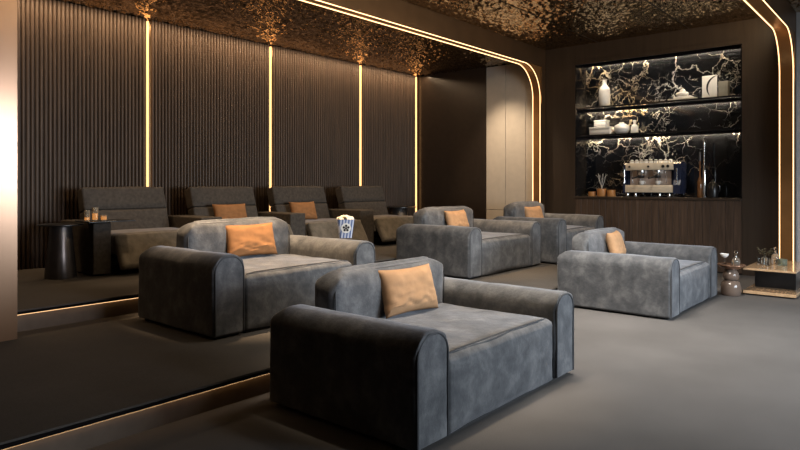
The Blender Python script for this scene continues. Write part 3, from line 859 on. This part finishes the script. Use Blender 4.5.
# bottles beside it
e = thing_lathe('bottle', 11.31, 2.955, Kc, [(.036, 0), (.042, .01), (.042, .25), (.03, .31), (.013, .36), (.011, .62)], M['bottle_amber'], 'amber long-necked bottle right of the espresso machine', 'bottle')
MB().lathe([(.014, .62), (.016, .63), (.014, .74), (.010, .77)], 16).build('stopper', M['black_metal'], e)
e = thing_lathe('bottle', 11.30, 2.885, Kc, [(.026, 0), (.03, .01), (.03, .45), (.02, .52), (.014, .56), (.013, .86)], M['steel2'], 'tall slim silver bottle between amber bottle and black jug', 'bottle')
MB().lathe([(.014, .86), (.018, .87), (.014, .95)], 16).build('stopper', M['steel2'], e)
e = thing_lathe('jug', 11.30, 2.755, Kc, [(.06, 0), (.078, .01), (.088, .08), (.085, .16), (.065, .23), (.035, .265), (.02, .27)], M['black'], 'egg-shaped glossy black jug at the right end of the counter', 'jug')
MB().lathe([(.012, .27), (.02, .285), (.012, .30)], 16).build('lid_knob', M['black'], e)
MB().tube([(-.02, -.06, .22), (-.03, -.11, .20), (-.03, -.115, .12), (-.02, -.085, .08)], .009, 8).build('handle', M['black'], e)

# ------------------------------------------------------------------ lights
def area(name, loc, target, sx, sy, power, col=(1, 1, 1), spread=180):
    l = D.lights.new(name, 'AREA'); l.shape = 'RECTANGLE'; l.size = sx; l.size_y = sy; l.energy = power; l.color = col
    l.spread = R(spread)
    o = D.objects.new(name, l); COL.objects.link(o); o.location = loc
    o.rotation_euler = (Vector(target)-Vector(loc)).to_track_quat('-Z', 'Y').to_euler()
    return o
def spot(name, loc, target, power, ang, col=(1, .9, .78), blend=.7, size=.08):
    l = D.lights.new(name, 'SPOT'); l.energy = power; l.spot_size = R(ang); l.spot_blend = blend; l.color = col; l.shadow_soft_size = size
    o = D.objects.new(name, l); COL.objects.link(o); o.location = loc
    o.rotation_euler = (Vector(target)-Vector(loc)).to_track_quat('-Z', 'Y').to_euler()
    return o
WARM = (1, .80, .58)
GOLD = (1, .70, .42)
area('screen_light', (6.6, -2.9, 1.6), (6.0, 3.0, .5), 3.6, 1.5, 240, (.80, .90, 1), 120)
area('ceiling_light', (5.5, 2.5, 3.95), (6.4, 2.6, 0), 1.4, 1.0, 155, (1, .92, .82), 110)
for x, y, t, p, c, a in ((3.7, 2.75, 0, 520, WARM, 40), (8.0, 2.9, 0, 150, (1, .9, .8), 46), (4.0, 5.1, T2, 1500, GOLD, 42), (8.0, 5.2, T2, 620, GOLD, 44), (10.1, 5.0, T2, 420, GOLD, 42)):
    spot('ceiling_spot', (x, y, 3.98), (x, y, t), p, a, c)
for x in (4.1, 5.6, 7.1, 8.7):
    spot('recliner_spot', (x, 6.9, 3.80), (x, 7.3, T3), 110, 50, GOLD)
area('wall_wash', (5.2, 8.52, 3.83), (5.2, 8.74, 2.6), 11.5, .04, 110, (1, .68, .40))
area('ceiling_graze_fill', (6.8, 1.78, 3.88), (6.8, 5.0, 4.2), 8.0, .05, 90, (1, .76, .48))  # added fill raking the ceiling relief to make it sparkle, no real fitting
spot('bar_fill', (9.9, 3.7, 3.98), (11.2, 3.7, 1.5), 160, 34, (1, .88, .72))  # added fill to brighten the espresso machine front
for y in (4.63, 3.9, 3.25, 2.8):
    spot('niche_spot', (11.19, y, 3.66), (11.40, y, 2.9), 20, 80, (1, .86, .68), .8, .015)
for y in (4.68, 4.2):
    spot('niche_spot', (11.19, y, 2.80), (11.38, y, 2.42), 7, 110, (1, .86, .68), .8, .015)
spot('table_fill', (9.7, 1.2, 3.98), (9.8, 1.55, .3), 150, 36, (1, .9, .76))  # added fill, there only to brighten the oak table and its glassware
spot('cupboard_fill', (9.9, 6.5, 3.78), (11.0, 6.4, 1.5), 230, 70, (1, .80, .58), 1)  # added fill that lifts the beige doors
area('pier_fill', (3.55, -.35, 2.05), (1.75, 5.71, 1.75), 0.5, 1.1, 14, (.93, .92, 1), 50)  # added unseen lamp that gives the pier its pale highlight

wd = D.worlds.new('room_dark'); SC.world = wd; wd.use_nodes = True
bg = wd.node_tree.nodes['Background']; bg.inputs[0].default_value = (.5, .45, .4, 1); bg.inputs[1].default_value = .02

# ------------------------------------------------------------------ camera
cam = D.cameras.new('camera'); co = D.objects.new('camera', cam); COL.objects.link(co)
co.location = (0, 0, 1.45); co.rotation_euler = (R(90), 0, R(40.203-90))
cam.sensor_width = 36; cam.lens = 36*627.1/800; cam.shift_y = -41/800; cam.clip_start = .05; cam.clip_end = 60
SC.camera = co

SC.view_settings.view_transform = 'Standard'
SC.view_settings.look = 'None'
SC.view_settings.exposure = 0
SC.cycles.use_denoising = True
SC.cycles.max_bounces = 8
SC.cycles.sample_clamp_indirect = 6
SC.cycles.caustics_reflective = False
SC.cycles.caustics_refractive = False
